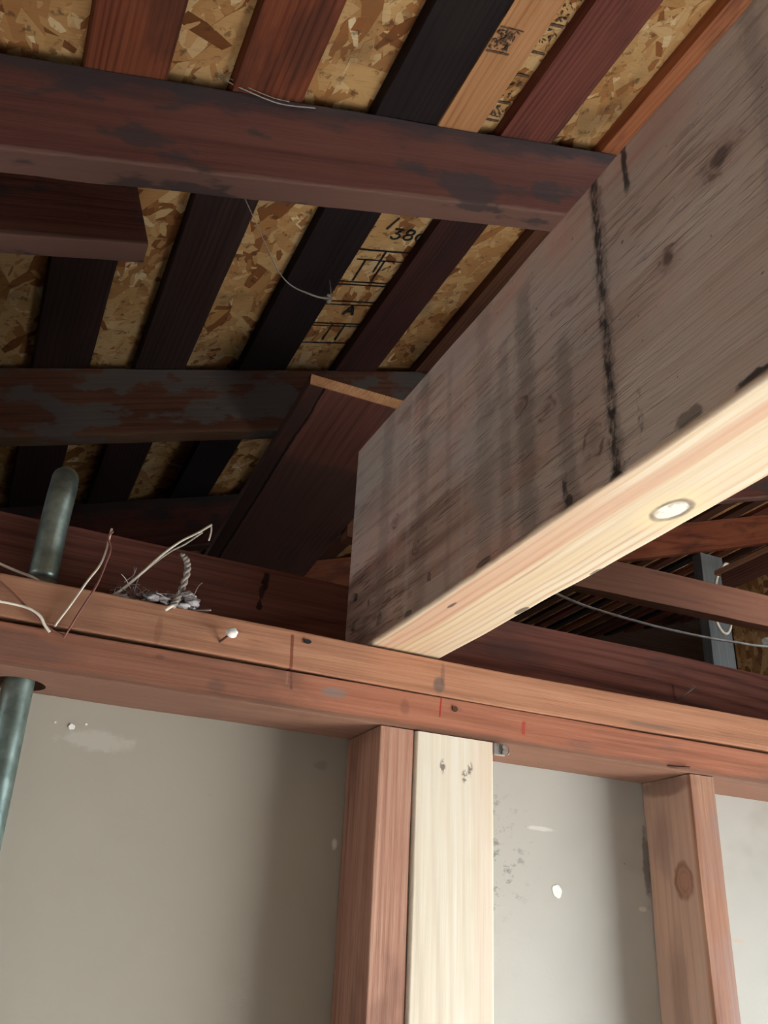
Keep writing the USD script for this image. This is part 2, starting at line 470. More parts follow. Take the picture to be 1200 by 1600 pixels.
for nm, st in dict(board_red=W3((84, 38, 22), (136, 70, 44), (160, 92, 60), .62), board_brown=W3((58, 30, 20), (96, 56, 40), (116, 70, 50), .54), board_dim=W3((40, 26, 22), (64, 42, 38), (80, 56, 50), .5), board_dimwine=W3((48, 24, 22), (80, 44, 40), (98, 60, 54), .55), board_dimorange=W3((84, 48, 32), (120, 74, 52), (140, 92, 68), .5), board_black=W3((30, 20, 18), (50, 36, 34), (64, 46, 42), (.3, .24, .3)), board_wine=W3((70, 32, 26), (112, 58, 48), (136, 78, 62), .7), board_orange=W3((120, 62, 34), (168, 98, 60), (190, 124, 82), .75), board_new=W3((176, 122, 84), (214, 166, 122), (228, 186, 146), (.6, .5, .4))).items():  # the dim tones carry the shade beyond the nearest rafter in their colour
    M[nm] = simple_wood(nm, st, .008, .45, .4, .4, grime=(srgb(34, 24, 22), .45))
M['post_grey'] = simple_wood('weathered_grey_wood', W3((74, 74, 74), (104, 106, 106), (124, 124, 122), .8), .01, .2, .4, .5)
M['siding'] = simple_wood('attic_siding_wood', W3((38, 24, 18), (62, 42, 32), (80, 56, 42)), .01, .3, .4, .4)


def beam_material():
    g = G()
    L = g.attr('lc')
    x, y, z = g.xyz(L)
    P = g.v('add', L, (3.3, .02, .06))
    cs, hs, ts = wood(g, P, W3((124, 96, 84), (176, 148, 134), (200, 174, 158), (1.05, 1.05, 1.05)), .016, .3, .3, .5, seed=.05)
    # torn saw texture: short dark dashes along the grain
    d1 = g.noise(g.v('multiply', P, (26, 60, 330)), 1.0, 2.0, .5)
    patch = g.noise(g.v('multiply', P, (5, 9, 9)), 1.0, 2.0)
    dash = g.m('multiply', g.ss(d1, .53, .68), g.ss(patch, .36, .58))
    cs = g.mix(g.m('multiply', dash, .72), cs, srgb(104, 74, 64))
    cs = blotch(g, cs, P, srgb(198, 148, 132), .55, (6, 12, 12), .5, .66, off=3.0)        # redder wood showing
    cs = blotch(g, cs, P, srgb(178, 166, 156), .65, (3.5, 7, 7), .47, .62, off=9.0)        # dust film
    cs = blotch(g, cs, P, srgb(120, 102, 94), .5, (9, 20, 24), .6, .7, off=17.0)
    far = g.noise(g.v('multiply', L, (3, 6, 6)), 1.0, 3.0)
    cs = g.mix(g.m('multiply', g.ss(g.m('add', x, g.m('multiply', g.m('subtract', far, .5), .5)), .42, .62), .85), cs, g.mix(.7, cs, srgb(216, 200, 186)))  # near end paler: dust, plus the stronger light there put into the colour
    n2 = g.noise(g.v('multiply', L, (70, 70, 70)), 1.0, 3.0)
    n3 = g.noise(g.v('multiply', L, (190, 190, 190)), 1.0, 2.0)
    n4 = g.noise(g.v('multiply', L, (45, 45, 90)), 1.0, 3.0)
    # broad faint wash marks running down
    for xc, w, z0, z1, a in ((.368, .018, .0, .24, .5), (.335, .012, .0, .20, .28), (.42, .014, 0, .15, .42), (.30, .02, .0, .27, .25), (.18, .016, .0, .27, .3), (.09, .02, 0, .27, .3), (.63, .012, .05, .27, .3), (.235, .008, 0, .25, .2)):
        cs = g.mix(streak(g, x, z, z, xc, w, z0, z1, a, xc * 9, .006, .2), cs, srgb(92, 84, 78))
    for xc, w, z0, z1, a in ((.152, .007, 0, .26, .4), (.262, .005, 0, .24, .3), (.12, .004, .02, .2, .35)):
        cs = g.mix(streak(g, x, z, z, xc, w, z0, z1, a, xc * 7, .004, .3), cs, srgb(190, 176, 166))
    # knots on the side
    for xc, zc, rx, rz, dark in ((.592, .172, .020, .013, .9), (.451, .039, .014, .014, .25), (.358, .122, .012, .009, .5), (.397, .098, .012, .009, .45), (.539, .132, .010, .010, .9), (.12, .12, .009, .009, .4), (.17, .07, .008, .008, .4)):
        d = spot(g, x, z, xc, zc, rx, rz, n2, 1.3)
        cs = g.mix(g.m('multiply', g.ss(d, 1.9, .6), .35), cs, srgb(150, 112, 100))
        ring = g.m('multiply', g.ss(g.m('absolute', g.m('subtract', d, .85)), .26, .04), g.m('multiply', g.ss(n4, .42, .62), .7))
        cs = g.mix(ring, cs, srgb(78, 56, 50))
        cs = g.mix(g.m('multiply', g.ss(d, .8, .2), dark), cs, srgb(92, 74, 68))
    # the black run of an old leak and the smaller ones beside it
    cs = g.mix(streak(g, x, z, z, .4715, .0056, -.01, .275, .93, 4.0, .005, .36), cs, srgb(24, 20, 20))
    cs = g.mix(streak(g, x, z, z, .473, .011, -.01, .275, .5, 5.0, .004, .3), cs, srgb(60, 50, 46))
    cs = g.mix(streak(g, x, z, z, .5075, .0045, .222, .275, .9, 6.0, .003, .22), cs, srgb(30, 26, 26))
    cs = g.mix(streak(g, x, z, z, .500, .0035, .004, .05, .8, 7.0, .003, .42), cs, srgb(40, 36, 36))
    cs = g.mix(streak(g, x, z, z, .415, .004, .0, .035, .8, 8.0, .003, .36), cs, srgb(40, 34, 34))
    for xc, zc, rx, rz, a in ((.594, .001, .022, .008, .9), (.539, .008, .014, .007, .6), (.419, .009, .005, .005, .8), (.20, .03, .005, .006, .6), (.16, .006, .010, .004, .7), (.09, .022, .007, .008, .5), (.30, .006, .012, .003, .6), (.06, .05, .004, .005, .6), (.47, .0, .008, .006, .9)):
        cs = g.mix(g.m('multiply', g.ss(spot(g, x, z, xc, zc, rx, rz, n2, 1.4), 1.0, .7), a), cs, srgb(38, 34, 36))
    pits = g.m('multiply', g.ss(n3, .70, .76), .7)
    cs = g.mix(pits, cs, srgb(46, 34, 32))
    # the underside: clean, yellow-white, bold grain, with light from below put into its paleness
    cb, hb, tb = wood(g, g.v('add', L, (1.0, .12, -.02)), W3((202, 148, 104), (234, 204, 160), (246, 228, 192), (.74, .78, .9)), .0085, .5, .34, .45, seed=.11)
    cb = blotch(g, cb, L, srgb(192, 144, 118), .6, (1.3, 55, 55), .46, .66, 1.0, off=5.0)
    cb = blotch(g, cb, L, srgb(206, 182, 142), .5, (1.0, 24, 24), .46, .66, 1.0, off=15.0)
    kd = spot(g, x, y, .453, .060, .017, .0105, n2, .35)
    cb = g.mix(g.m('multiply', g.ss(kd, 2.6, 1.0), .5), cb, srgb(232, 204, 158))
    cb = g.mix(g.m('multiply', g.ss(g.m('absolute', g.m('subtract', kd, .95)), .3, .05), g.m('add', .6, g.m('multiply', g.ss(n4, .38, .6), .4))), cb, srgb(128, 116, 104))
    inner = g.mix(g.ss(n2, .42, .52), srgb(196, 186, 168), srgb(226, 220, 208))
    cb = g.mix(g.ss(kd, .88, .74), cb, inner)
    for xc, yc, rx, ry in ((.213, .017, .010, .0022), (.235, .077, .012, .004), (.34, .079, .01, .002)):
        cb = g.mix(g.m('multiply', g.ss(spot(g, x, y, xc, yc, rx, ry, n2, 1.2), 1.0, .6), .8), cb, srgb(70, 58, 54))
    edge = g.noise(g.v('multiply', L, (22, 90, 90)), 1.0, 3.0)
    zz = g.m('subtract', z, g.m('multiply', g.m('subtract', edge, .5), .008))
    f = g.ss(zz, .0042, .0018)
    col = g.mix(f, cs, cb)
    h = g.m('add', g.m('multiply', hs, g.m('subtract', 1.15, f)), g.m('multiply', g.m('multiply', dash, -1.2), g.m('subtract', 1.0, f)))
    return g.done('beam_wood', col, .75, h, .6, .0016)


def drywall_material():
    g = G()
    L = g.attr('lc')
    x, y, z = g.xyz(L)
    n = g.noise(g.v('multiply', L, (3, 3, 3)), 1.0, 4.0, .55)
    col = g.ramp(n, [(.25, srgb(170, 168, 158)), (.5, srgb(180, 178, 170)), (.75, srgb(188, 187, 180))])
    col = blotch(g, col, L, srgb(158, 152, 138), .5, (5, 5, 7), .55, .72, off=4.0)
    col = g.mix(g.ss(x, -.02, -.03), col, g.mix(.75, col, srgb(158, 148, 132)))  # left bay: browner paper, with the weaker light there put into the tint
    sp = g.noise(g.v('multiply', L, (110, 110, 110)), 1.0, 1.0)
    near = g.ss(spot(g, x, z, .12, -.10, .075, .085, n, .8), 1.1, .4)
    sp2 = g.noise(g.v('multiply', L, (60, 60, 90)), 1.0, 4.0, .65)
    col = g.mix(g.m('multiply', g.m('multiply', g.ss(sp2, .54, .66), near), .6), col, srgb(92, 92, 90))
    col = g.mix(g.m('multiply', g.ss(sp, .80, .86), .7), col, srgb(92, 84, 76))
    for xc, zc, rx, rz, a, c in ((-.045, -.105, .004, .007, .7, (228, 226, 216)), (-.29, -.035, .04, .012, .22, (214, 212, 204)), (.20, -.066, .022, .003, .5, (222, 220, 214)), (.335, -.14, .006, .003, .6, (224, 222, 216)), (-.065, -.03, .010, .006, .35, (120, 116, 108)), (.47, -.165, .012, .003, .5, (196, 170, 140)), (.17, -.29, .03, .004, .35, (120, 120, 118)), (.345, -.09, .006, .05, .6, (70, 62, 58))):
        col = g.mix(g.m('multiply', g.ss(spot(g, x, z, xc, zc, rx, rz, sp2, 1.4), 1.0, .5), a), col, srgb(*c))
    return g.done('drywall_paper', col, .85, g.noise(g.v('multiply', L, (240, 240, 240)), 1.0, 2.0), .12, .0008)


def plain(name, c, rough=.6, metallic=0.0, spec=.4, var=None, sc=30.0, bump=.2):
    g = G()
    P = g.attr('gc')
    n = g.noise(P, sc, 4.0, .6)
    col = g.ramp(n, [(.3, srgb(*(var or c))), (.65, srgb(*c))])
    return g.done(name, col, rough, n, bump, .0008, spec, metallic)


def strand_material(name, flakes):
    g = G()
    P = g.attr('gc')
    r = g.attr('rv', 'fac') if flakes else None
    if flakes:
        base = g.ramp(r, [(0, srgb(120, 76, 44)), (.16, srgb(156, 104, 62)), (.34, srgb(196, 150, 98)), (.62, srgb(214, 176, 122)), (.86, srgb(228, 198, 150)), (1, srgb(244, 226, 188))])
    else:
        vo = g.n('voronoi_texture', 'color', vector=g.v('multiply', P, (30, 55, 30)), scale=1.0, feature='f1')
        base = g.ramp(g.xyz(vo)[0], [(0, srgb(136, 90, 54)), (.4, srgb(188, 142, 92)), (1, srgb(220, 186, 136))])
    n = g.noise(g.v('multiply', P, (60, 60, 60)), 1.0, 4.0, .65)
    fine = g.noise(g.v('multiply', P, (30, 420, 30)), 1.0, 2.0)
    col = g.mix(g.m('multiply', g.ss(fine, .5, .75), .3), base, srgb(150, 104, 66))
    col = g.mix(g.m('multiply', g.ss(n, .56, .68), .6), col, srgb(74, 54, 40))
    big = g.noise(g.v('multiply', P, (7, 7, 7)), 1.0, 3.0)
    col = g.mix(g.m('multiply', g.ss(big, .58, .72), .45), col, srgb(96, 80, 62))
    col = g.mix(1.0, col, (.74, .68, .62), 'multiply')
    return g.done(name, col, .8, g.m('add', n, g.m('multiply', fine, .4)), .5, .0012, .15)


M['beam'] = beam_material()
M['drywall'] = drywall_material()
M['strand'] = strand_material('strand_board', False)
M['flake'] = strand_material('strand_board_flakes', True)
M['ink'] = plain('black_stamp_ink', (26, 24, 24), .7)
M['ink_faded'] = plain('faded_stamp_ink', (52, 42, 36), .8, var=(120, 90, 64), sc=260.0)
M['zinc'] = plain('galvanised_steel', (150, 170, 164), .4, .8, .5, var=(92, 106, 102), sc=34.0)
M['steel'] = plain('nail_steel', (170, 166, 160), .4, .9, .5)
M['rust'] = plain('rusted_steel', (92, 62, 48), .7, .5)
M['wire_white'] = plain('white_insulation', (222, 214, 200), .5, var=(190, 178, 160), sc=60.0)
M['wire_red'] = plain('dull_red_insulation', (132, 84, 74), .6, var=(104, 66, 58), sc=60.0)
M['wire_grey'] = plain('grey_cable_jacket', (176, 168, 160), .55, var=(140, 132, 126), sc=60.0)
M['dust'] = plain('grey_dust', (186, 182, 184), .95, spec=.05, var=(84, 76, 74), sc=55.0, bump=.9)
M['web'] = plain('dusty_cobweb', (150, 142, 134), .9, spec=.05)
M['plaster'] = plain('white_plaster', (240, 238, 232), .8, spec=.2)
M['red_mark'] = plain('red_crayon', (150, 52, 46), .8, var=(164, 88, 66), sc=420.0)
M['brown_mark'] = plain('dark_red_crayon', (116, 54, 42), .8, var=(150, 86, 62), sc=420.0)
M['concrete'] = plain('concrete', (164, 165, 166), .85, var=(146, 147, 148), sc=3.0)
M['plaster_wall'] = plain('painted_wall', (138, 138, 138), .85, var=(124, 124, 124), sc=3.0)
M['ply'] = plain('old_plywood', (160, 154, 148), .85, var=(142, 136, 130), sc=3.0)
M['asphalt'] = plain('drive_concrete', (184, 182, 178), .85, var=(170, 168, 164), sc=2.0)
M['shingle'] = plain('roofing_felt', (60, 58, 56), .9, var=(48, 46, 46), sc=20.0)

# ------------------------------------------------------------------ structure: floor, walls, roof deck
def struct(name, mesh, mat, **k):
    g = part(None, name, mesh, mat, smooth=False, **k)
    return tag(g, kind='structure')


struct('ground', bx(-14, 26, -18, 14, FLOOR - .35, FLOOR - .15), M['asphalt'])
struct('floor', bx(XL - .12, XR + .12, YF - .12, 0.2, FLOOR - .15, FLOOR), M['concrete'])
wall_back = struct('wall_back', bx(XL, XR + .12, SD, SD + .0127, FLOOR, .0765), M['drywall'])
struct('wall_left', bx(XL - .12, XL, YF - .12, YB, FLOOR, ZR + SL * XL - RH * NS + .02), M['plaster_wall'])
struct('wall_partition', bx(-1.17, -1.05, YF, -.32, FLOOR, ZR + SL * -1.17 - RH * NS - .01), M['ply'])  # added out of view to shade the left bay and return soft light
front = Polygon([(XL, FLOOR), (XR + .12, FLOOR), (XR + .12, ZR + SL * (XR + .12)), (XL, ZR + SL * XL)])
fr = trimesh.creation.extrude_polygon(front, .12, engine='earcut')
fr.apply_transform(np.array([[1, 0, 0, 0], [0, 0, -1, YF], [0, 1, 0, 0], [0, 0, 0, 1]], float))
struct('wall_front', fr, M['plaster_wall'])
ztop = ZR + SL * XR - RH * NS
side = Polygon([(YF, FLOOR), (.0, FLOOR), (.0, ztop), (YF, ztop)]).difference(sbox(-1.2, FLOOR - .1, -.28, -.05))
sd = trimesh.creation.extrude_polygon(side, .12, engine='earcut')
sd.apply_transform(np.array([[0, 0, 1, XR], [1, 0, 0, 0], [0, 1, 0, 0], [0, 0, 0, 1]], float))
struct('wall_right', sd, M['plaster_wall'])
# attic shell beyond the framed wall
struct('attic_floor', bx(XL, XH, SD + .0135, YB, .0625, .0755), M['siding'])
struct('wall_attic_end', bx(XL, XH, YB, YB + .1, -.1, ZR + SL * XH), M['siding'])
struct('wall_attic_high', bx(XH, XH + .1, .0, YB + .1, -.1, ZR + SL * XH), M['siding'])
gb = Polygon([(XR + .12, -.2), (XH, -.2), (XH, ZR + SL * XH - .02), (XR + .12, ZR + SL * (XR + .12) - .02)]).difference(sbox(1.5, .3, 4.0, .85))  # opening added out of view to let light onto the attic timbers
gw = trimesh.creation.extrude_polygon(gb, .05, engine='earcut')
gw.apply_transform(np.array([[1, 0, 0, 0], [0, 0, -1, .05], [0, 1, 0, 0], [0, 0, 0, 1]], float))
struct('wall_attic_gable', gw, M['siding'])

# roof: boards laid with gaps over the rafters, strand board over them
ceiling = thing('ceiling', None, None, kind='structure')
BT = .019


def roof_axes():
    return (U, ey, np.cross(U, ey))


def roof_pt(x, y, h=0.0):
    """A point above the rafters' upper edges: h metres out along the roof's normal."""
    return np.array([x, y, ZR + SL * x]) + NRM * h


def board(x0, x1, y0, y1, mat, seed, th=BT, h=0.0, skew=0.0):
    w = (x1 - x0) * NS
    me = timber(y1 - y0, w, th, .0015, seed, .0012, .06)
    # local x along +y, local y up the slope... keep it right-handed: z points down into the room
    ax = (np.array([skew, 1, skew * SL]) / math.sqrt(1 + skew * skew * NS * NS), None, None)
    a = ax[0]
    b = U - a * (U @ a)
    b /= np.linalg.norm(b)
    c = np.cross(a, b)
    o = roof_pt(x0, y0, h + th)
    return part(ceiling, 'sheathing_board', me, mat, org=o, axes=(a, b, c), off=off_(seed))


PITCH = .1862
seen = {0: (-.456, -.368, 'board_red', 'board_dim'), 1: (-.293, -.206, 'board_red', 'board_dim'), 2: (-.108, -.018, 'board_black', 'board_black'), 3: (.084, .171, 'board_wine', 'board_dimwine'), 4: (.262, .350, 'board_orange', 'board_dimorange')}  # tone in the light, then tone with shade painted in past the nearest rafter
tones = ['board_brown', 'board_wine', 'board_black', 'board_red', 'board_brown']
k = -8
while True:
    if k in seen:
        x0, x1, mt = seen[k][:3]
    else:
        x0 = -.472 + PITCH * k + .006 * math.sin(k * 5.1)
        x1, mt = x0 + .089, tones[k % 5]
    if x1 > XH:
        break
    if x0 > XL - .1:
        yj = (.61 if k % 2 else 1.21)
        if k in seen:
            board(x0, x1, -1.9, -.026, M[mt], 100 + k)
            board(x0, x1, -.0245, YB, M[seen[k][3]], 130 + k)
        else:
            board(x0, x1, -1.9 if x1 < XR + .15 else .052, yj, M[mt], 100 + k)
            board(x0 + .002, x1 + .002, yj + .0015, YB, M[mt], 130 + k)
    k += 1
board(-.0165, .047, -1.9, -.022, M['board_new'], 301, h=-.0005)

# strand board panels over the boards; in front of the wall line the roof ends at the open right-hand wall
UT = .0115
XE = XR + .2
yy = [-4.62, -1.83, .0, 1.604, YB + .1]
for j in range(4):
    xx = [XL - .12, -1.2, 1.238, XE] if j < 2 else [XL - .12, -.62, 1.238, XH + .1]
    for i in range(3):
        x0, x1, y0, y1 = xx[i] + .001, xx[i + 1] - .001, yy[j] + .001, yy[j + 1] - .001
        part(ceiling, 'strand_board_panel', bx(0, (x1 - x0) * NS, 0, y1 - y0, 0, UT), M['strand'], smooth=False, org=roof_pt(x0, y0, BT), axes=roof_axes()[:2] + (NRM,), off=(i * 3.1 + .3, j * 2.7, 0))
for y0, y1, xe in ((-4.62, .0, XE), (.0, YB + .1, XH + .1)):
    felt = bx(0, (xe - XL + .12) * NS, 0, y1 - y0, 0, .004)
    part(ceiling, 'roofing_felt', felt, M['shingle'], smooth=False, org=roof_pt(XL - .12, y0, BT + UT + .0005), axes=roof_axes()[:2] + (NRM,))


def flakes(n, xr, yr, seed, lmin, lmax, name):
    """Pressed wood strands on the underside of the strand board: thin ragged slips lying over each other."""
    r = np.random.default_rng(seed)
    V, F, R = [], [], []
    for i in range(n):
        L = lmin + (lmax - lmin) * r.uniform() ** 1.8
        w = L * r.uniform(.14, .46)
        a = r.normal(0, .75) + math.pi / 2
        c = np.array([r.uniform(*xr) * NS, r.uniform(*yr)])
        q = np.array([[-L / 2, -w * r.uniform(.1, .5)], [0, -w / 2], [L / 2, -w * r.uniform(0, .5)], [L / 2 * r.uniform(.8, 1), w * r.uniform(.1, .5)], [r.uniform(-.2, .2) * L, w / 2], [-L / 2 * r.uniform(.75, 1), w * r.uniform(.1, .5)]])
        ro = np.array([[math.cos(a), -math.sin(a)], [math.sin(a), math.cos(a)]])
        q = q @ ro.T + c
        t = r.uniform(.0001, .0009)
        tilt = r.normal(0, .006, 2)
        zt_ = -t + (q - c) @ tilt
        b = len(V)
        for (px, py), z_ in zip(q, zt_):
            V.append((px, py, min(z_, -.00005)))
        for px, py in q:
            V.append((px, py, .0004))
        for j in range(1, 5):
            F.append((b, b + j + 1, b + j))
        for j in range(6):
            k2 = (j + 1) % 6
            F.append((b + j, b + k2, b + 6 + k2))
            F.append((b + j, b + 6 + k2, b + 6 + j))
        R += [np.clip(r.beta(2.1, 2.0) + (.25 if r.uniform() < .05 else 0), 0, 1)] * 12
    me = trimesh.Trimesh(np.array(V), np.array(F), process=False)
    return part(ceiling, name, me, M['flake'], smooth=False, org=np.array([0, 0, ZR]) + NRM * BT, axes=roof_axes()[:2] + (NRM,), kind='stuff', rnd=np.array(R), off=(.7, .2, .4))


flakes(6500, (-.75, .42), (-.75, .62), 3, .022, .115, 'wood_strands')
flakes(3600, (-.8, .5), (.62, 1.9), 4, .03, .12, 'wood_strands')
flakes(2600, (1.6, 4.4), (1.0, 4.0), 5, .05, .16, 'wood_strands')

# ------------------------------------------------------------------ rafters
def rafter(y, x0, x1, mat, label, group=None, seed=0, end=None, th=RT, bow=0.0, name='rafter'):
    L = (x1 - x0) * NS
    me = timber(L, th, RH, .003, seed, .0022, .03, sh0=end or (0, 0), bow=bow)
    # local x up the slope, local y through the thickness (+y), local z = roof normal
    o = roof_pt(x0, y, -RH - .0006)
    g = part(None, name, me, M[mat], org=o, axes=(U, ey, NRM), off=off_(seed + 900))
    return tag(g, label, 'rafter', group)


Y1, Y2, Y3 = -.0441, .5909, 1.1911
rafter(Y1, XL + .02, XR + .18, 'rafter', 'nearest dark red rafter, crossing high above the framed wall to the beam, pale lower edge', seed=21)
rafter(Y2, XL + .02, 3.6, 'rafter_grey', 'rafter with big grey stains, lying behind the upper end of the leaning plank', seed=22)
rafter(Y3, XL + .02, 3.6, 'rafter', 'dim rafter low in the dark behind the conduit bend and loose wires', seed=23)
rafter(1.795, XL + .02, XH - .02, 'board_red', 'far red rafter above the grey post, seen under the beam', seed=24)
rafter(.088, XL + .02, -.384, 'rafter', 'short rafter end that stops in mid-air below the nearest rafter', seed=25, th=.0367, name='rafter')

# ------------------------------------------------------------------ top plates
XP0, XP1 = XL + .01, XR - .005
PIPE = np.array([-.371, .0545])


def plate(z0, z1, hole_r, seed, mat, name, label, bowz):
    me = timber(XP1 - XP0, SD, z1 - z0, .0022, seed, .0008, .03)
    me.apply_translation([XP0, 0, z0])
    me.vertices[:, 2] += bowz(me.vertices[:, 0])
    me = trimesh.Trimesh(me.vertices, me.faces, process=True)
    mf = to_manifold(me)
    hole = m3.Manifold.cylinder(.3, hole_r, hole_r, 28).translate([PIPE[0], PIPE[1], z0 - .1])
    cut = mf - hole
    me2 = from_manifold(cut) if not cut.is_empty() else me
    g = part(None, name, me2, M[mat], off=off_(seed + 70), smooth=25)
    return tag(g, label, 'top plate')


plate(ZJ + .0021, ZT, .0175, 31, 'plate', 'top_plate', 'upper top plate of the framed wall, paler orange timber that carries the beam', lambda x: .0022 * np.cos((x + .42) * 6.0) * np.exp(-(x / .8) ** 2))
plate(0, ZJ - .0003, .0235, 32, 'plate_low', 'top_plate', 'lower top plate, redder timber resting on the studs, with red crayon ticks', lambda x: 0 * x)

# ------------------------------------------------------------------ studs and post
def stud(x0, w, d, y0, mat, label, seed, name, cat, top=-.0008, r=.002):
    L = top - FLOOR
    me = timber(L, w, d, r, seed, .0012, .04)
    # local x downwards, local y = +x, local z = +y would be left-handed: use local y = +y, local z = +x
    me = timber(L, d, w, r, seed, .0012, .04)
    g = part(None, name, me, M[mat], org=(x0, y0, top), axes=(-ez, ey, ex), off=off_(seed + 40))
    return tag(g, label, cat)


stud(-.0378, .0372, SD - .0008, .0, 'stud', 'red-brown wall stud nailed against the pale post', 41, 'wall_stud', 'stud')
stud(.3474, .0345, SD - .0008, .0, 'stud_dark', 'grey-stained wall stud with a round knot, standing alone to the right of the pale post', 42, 'wall_stud', 'stud')

# ------------------------------------------------------------------ the beam
beam = thing('timber_beam', 'big square-sawn beam with a black drip stain, resting on the top plate', 'beam', (BX, BE, ZT + .0006), (-ey, ex, ez))
bm = timber(2.6, BW, BH, .0035, 5, .0022, .02, n=3)
part(beam, 'timber', bm, M['beam'], smooth=40)
for xn, zn in ((.024, .068), (.023, .033)):
    s = trimesh.creation.cylinder(.0042, .004, sections=14)
    s.apply_transform(trimesh.transformations.rotation_matrix(math.pi / 2, [1, 0, 0]))
    s.apply_translation([xn, -.0012, zn])
    part(beam, 'nail_head', s, M['steel'])

# post of new pine under the beam
post = thing('pine_post', 'pale new pine post under the end of the beam', 'post', (.0002, -.003, -.0012), (-ez, ey, ex))
part(post, 'timber', timber(-FLOOR - .0012, SD + .002, .0888, .0032, 44, .0008, .04, n=3), M['pine'], off=(2.2, .02, .07))
# joist standing on the back of the plates
me = timber(XR + 1.2, .0355, .0915, .0022, 51, .0014, .03)
g = part(None, 'ceiling_joist', me, M['rim'], org=(-1.2, BE + .0022, ZT + .0004), off=off_(51))
tag(g, 'dark timber on edge along the back of the top plate, behind the beam end', 'joist')

# plank under the second rafter
pa = np.array([0.012, 1, -.062])
pa /= np.linalg.norm(pa)
pb = ex - pa * (ex @ pa)
pb /= np.linalg.norm(pb)
pl = thing('plank', 'wide dark red plank with a pale sawn end, leaning under the grey-stained rafter', 'plank', (-.0335, .372, .6555), (pa, pb, np.cross(pa, pb)))
part(pl, 'board', timber(.86, .235, .021, .0015, 61, .0012, .04), M['plank'], off=off_(61))
part(pl, 'sawn_end', timber(.0022, .233, .020, .0008, 62, .0007, .01), M['fresh_cut'], off=off_(62), org=(-.0018, .001, .0005), label='pale sawn end of the plank')

# ------------------------------------------------------------------ things seen beyond the wall, under the beam
me = timber(2.437, .038, .089, .002, 71, .0012, .05)
ja = np.array([1, 0, .022]); ja /= np.linalg.norm(ja)
g = part(None, 'tie_joist', me, M['joist'], org=(.2135, .8, .592), axes=(ja, ey, np.cross(ja, ey)), off=off_(71))
tag(g, 'plain brown joist crossing the dark attic in front of the grey post', 'joist')
me = timber(1.318, .05, .118, .002, 72, .001, .05)
g = part(None, 'attic_post', me, M['post_grey'], org=(2.292, 1.7885, .076), axes=(ez, ey, -ex), off=off_(72))
tag(g, 'weathered grey post standing in the dark attic', 'post')

# low divider in the attic: a pale rail over a board and a strand board panel
dv = thing('attic_divider', 'low divider with a pale top rail beside the grey attic post', 'partition', (2.0, .95, .076))
part(dv, 'rail', timber(.60, .04, .017, .0015, 91, .001, .05), M['plate'], org=(.036, 0, 1.0895), axes=(ey, -ex, ez), off=off_(91))
part(dv, 'board', timber(.58, .022, .076, .0015, 92, .001, .05), M['rim'], org=(.030, 0, 1.013), axes=(ey, -ex, ez), off=off_(92))
part(dv, 'strand_panel', bx(.010, .0215, .0, .56, 0, 1.0128), M['strand'], smooth=False, off=(3.3, 1.2, .4))

# ------------------------------------------------------------------ conduit
con = thing('conduit', 'grey metal conduit rising through the top plates and bending over', 'conduit', (PIPE[0], PIPE[1], 0))
R_ = .0136
part(con, 'pipe', tube([(.004, 0, FLOOR + .002), (.0055, 0, -.6), (.004, 0, -.2), (0, 0, 0), (-.001, 0, .1)], R_, 28, 10), M['zinc'], smooth=True)
part(con, 'bend', tube([(-.001, 0, .0995), (-.002, .001, .15), (-.002, .002, .185), (-.0015, .010, .207), (-.0015, .026, .2215), (-.001, .055, .2355), (.001, .16, .284), (.008, .55, .468)], R_, 28, 8), M['zinc'], smooth=True)

# ------------------------------------------------------------------ loose wires on the plates
def wire(name, label, strands, cat='wire', group=None):
    o = np.array(strands[0][0][0], float)
    t = thing(name, label, cat, o, group=group)
    for pts, r, mat in strands:
        part(t, 'strand', tube(np.array(pts, float) - o, r, 7, 6), M[mat], smooth=True)
    return t


wire('loose_wire', 'straight white wire lying over the plate edge beside the conduit', [([(-.47, .022, .113), (-.440, .026, .106), (-.411, .028, .0985), (-.393, .029, .0945), (-.378, .030, .0915), (-.360, .032, .0815), (-.345, .040, .0808)], .0014, 'wire_white')])
wire('loose_wire', 'curled white wire with a red partner hanging down the plate face', [
    ([(-.46, .0, .0535), (-.43, -.004, .0525), (-.407, -.006, .0525), (-.392, -.006, .0525), (-.378, -.006, .051), (-.368, -.006, .046), (-.3625, -.005, .039), (-.357, -.004, .034)], .0013, 'wire_white'),
    ([(-.45, .003, .088), (-.425, -.003, .079), (-.409, -.005, .072), (-.388, -.005, .058), (-.369, -.004, .044), (-.354, -.003, .036), (-.343, -.003, .033)], .0009, 'wire_red')])
wire('loose_wire', 'upright white and red wire pair twisted together at the tip', [
    ([(-.354, -.0035, .040), (-.352, -.006, .045), (-.345, -.008, .061), (-.336, -.008, .084), (-.328, -.007, .102), (-.325, -.006, .117), (-.3245, -.006, .133), (-.324, -.006, .141)], .0011, 'wire_white'),
    ([(-.345, -.0035, .031), (-.343, -.006, .036), (-.336, -.009, .057), (-.327, -.009, .083), (-.323, -.008, .106), (-.3215, -.008, .120), (-.3255, -.007, .131), (-.3225, -.008, .138)], .0010, 'wire_red')])
wire('loose_wire', 'slanting pair of pale wires reaching up towards the plank', [
    ([(-.318, .025, .0805), (-.305, .015, .089), (-.290, .014, .108), (-.273, .013, .132), (-.257, .013, .151), (-.240, .014, .166), (-.228, .015, .178)], .0012, 'wire_white'),
    ([(-.316, .028, .0805), (-.302, .017, .091), (-.283, .016, .117), (-.265, .016, .139), (-.251, .015, .151), (-.236, .0155, .1675)], .0009, 'wire_grey'),
    ([(-.2285, .015, .1775), (-.2275, .015, .170), (-.2285, .015, .160)], .0009, 'wire_white')])
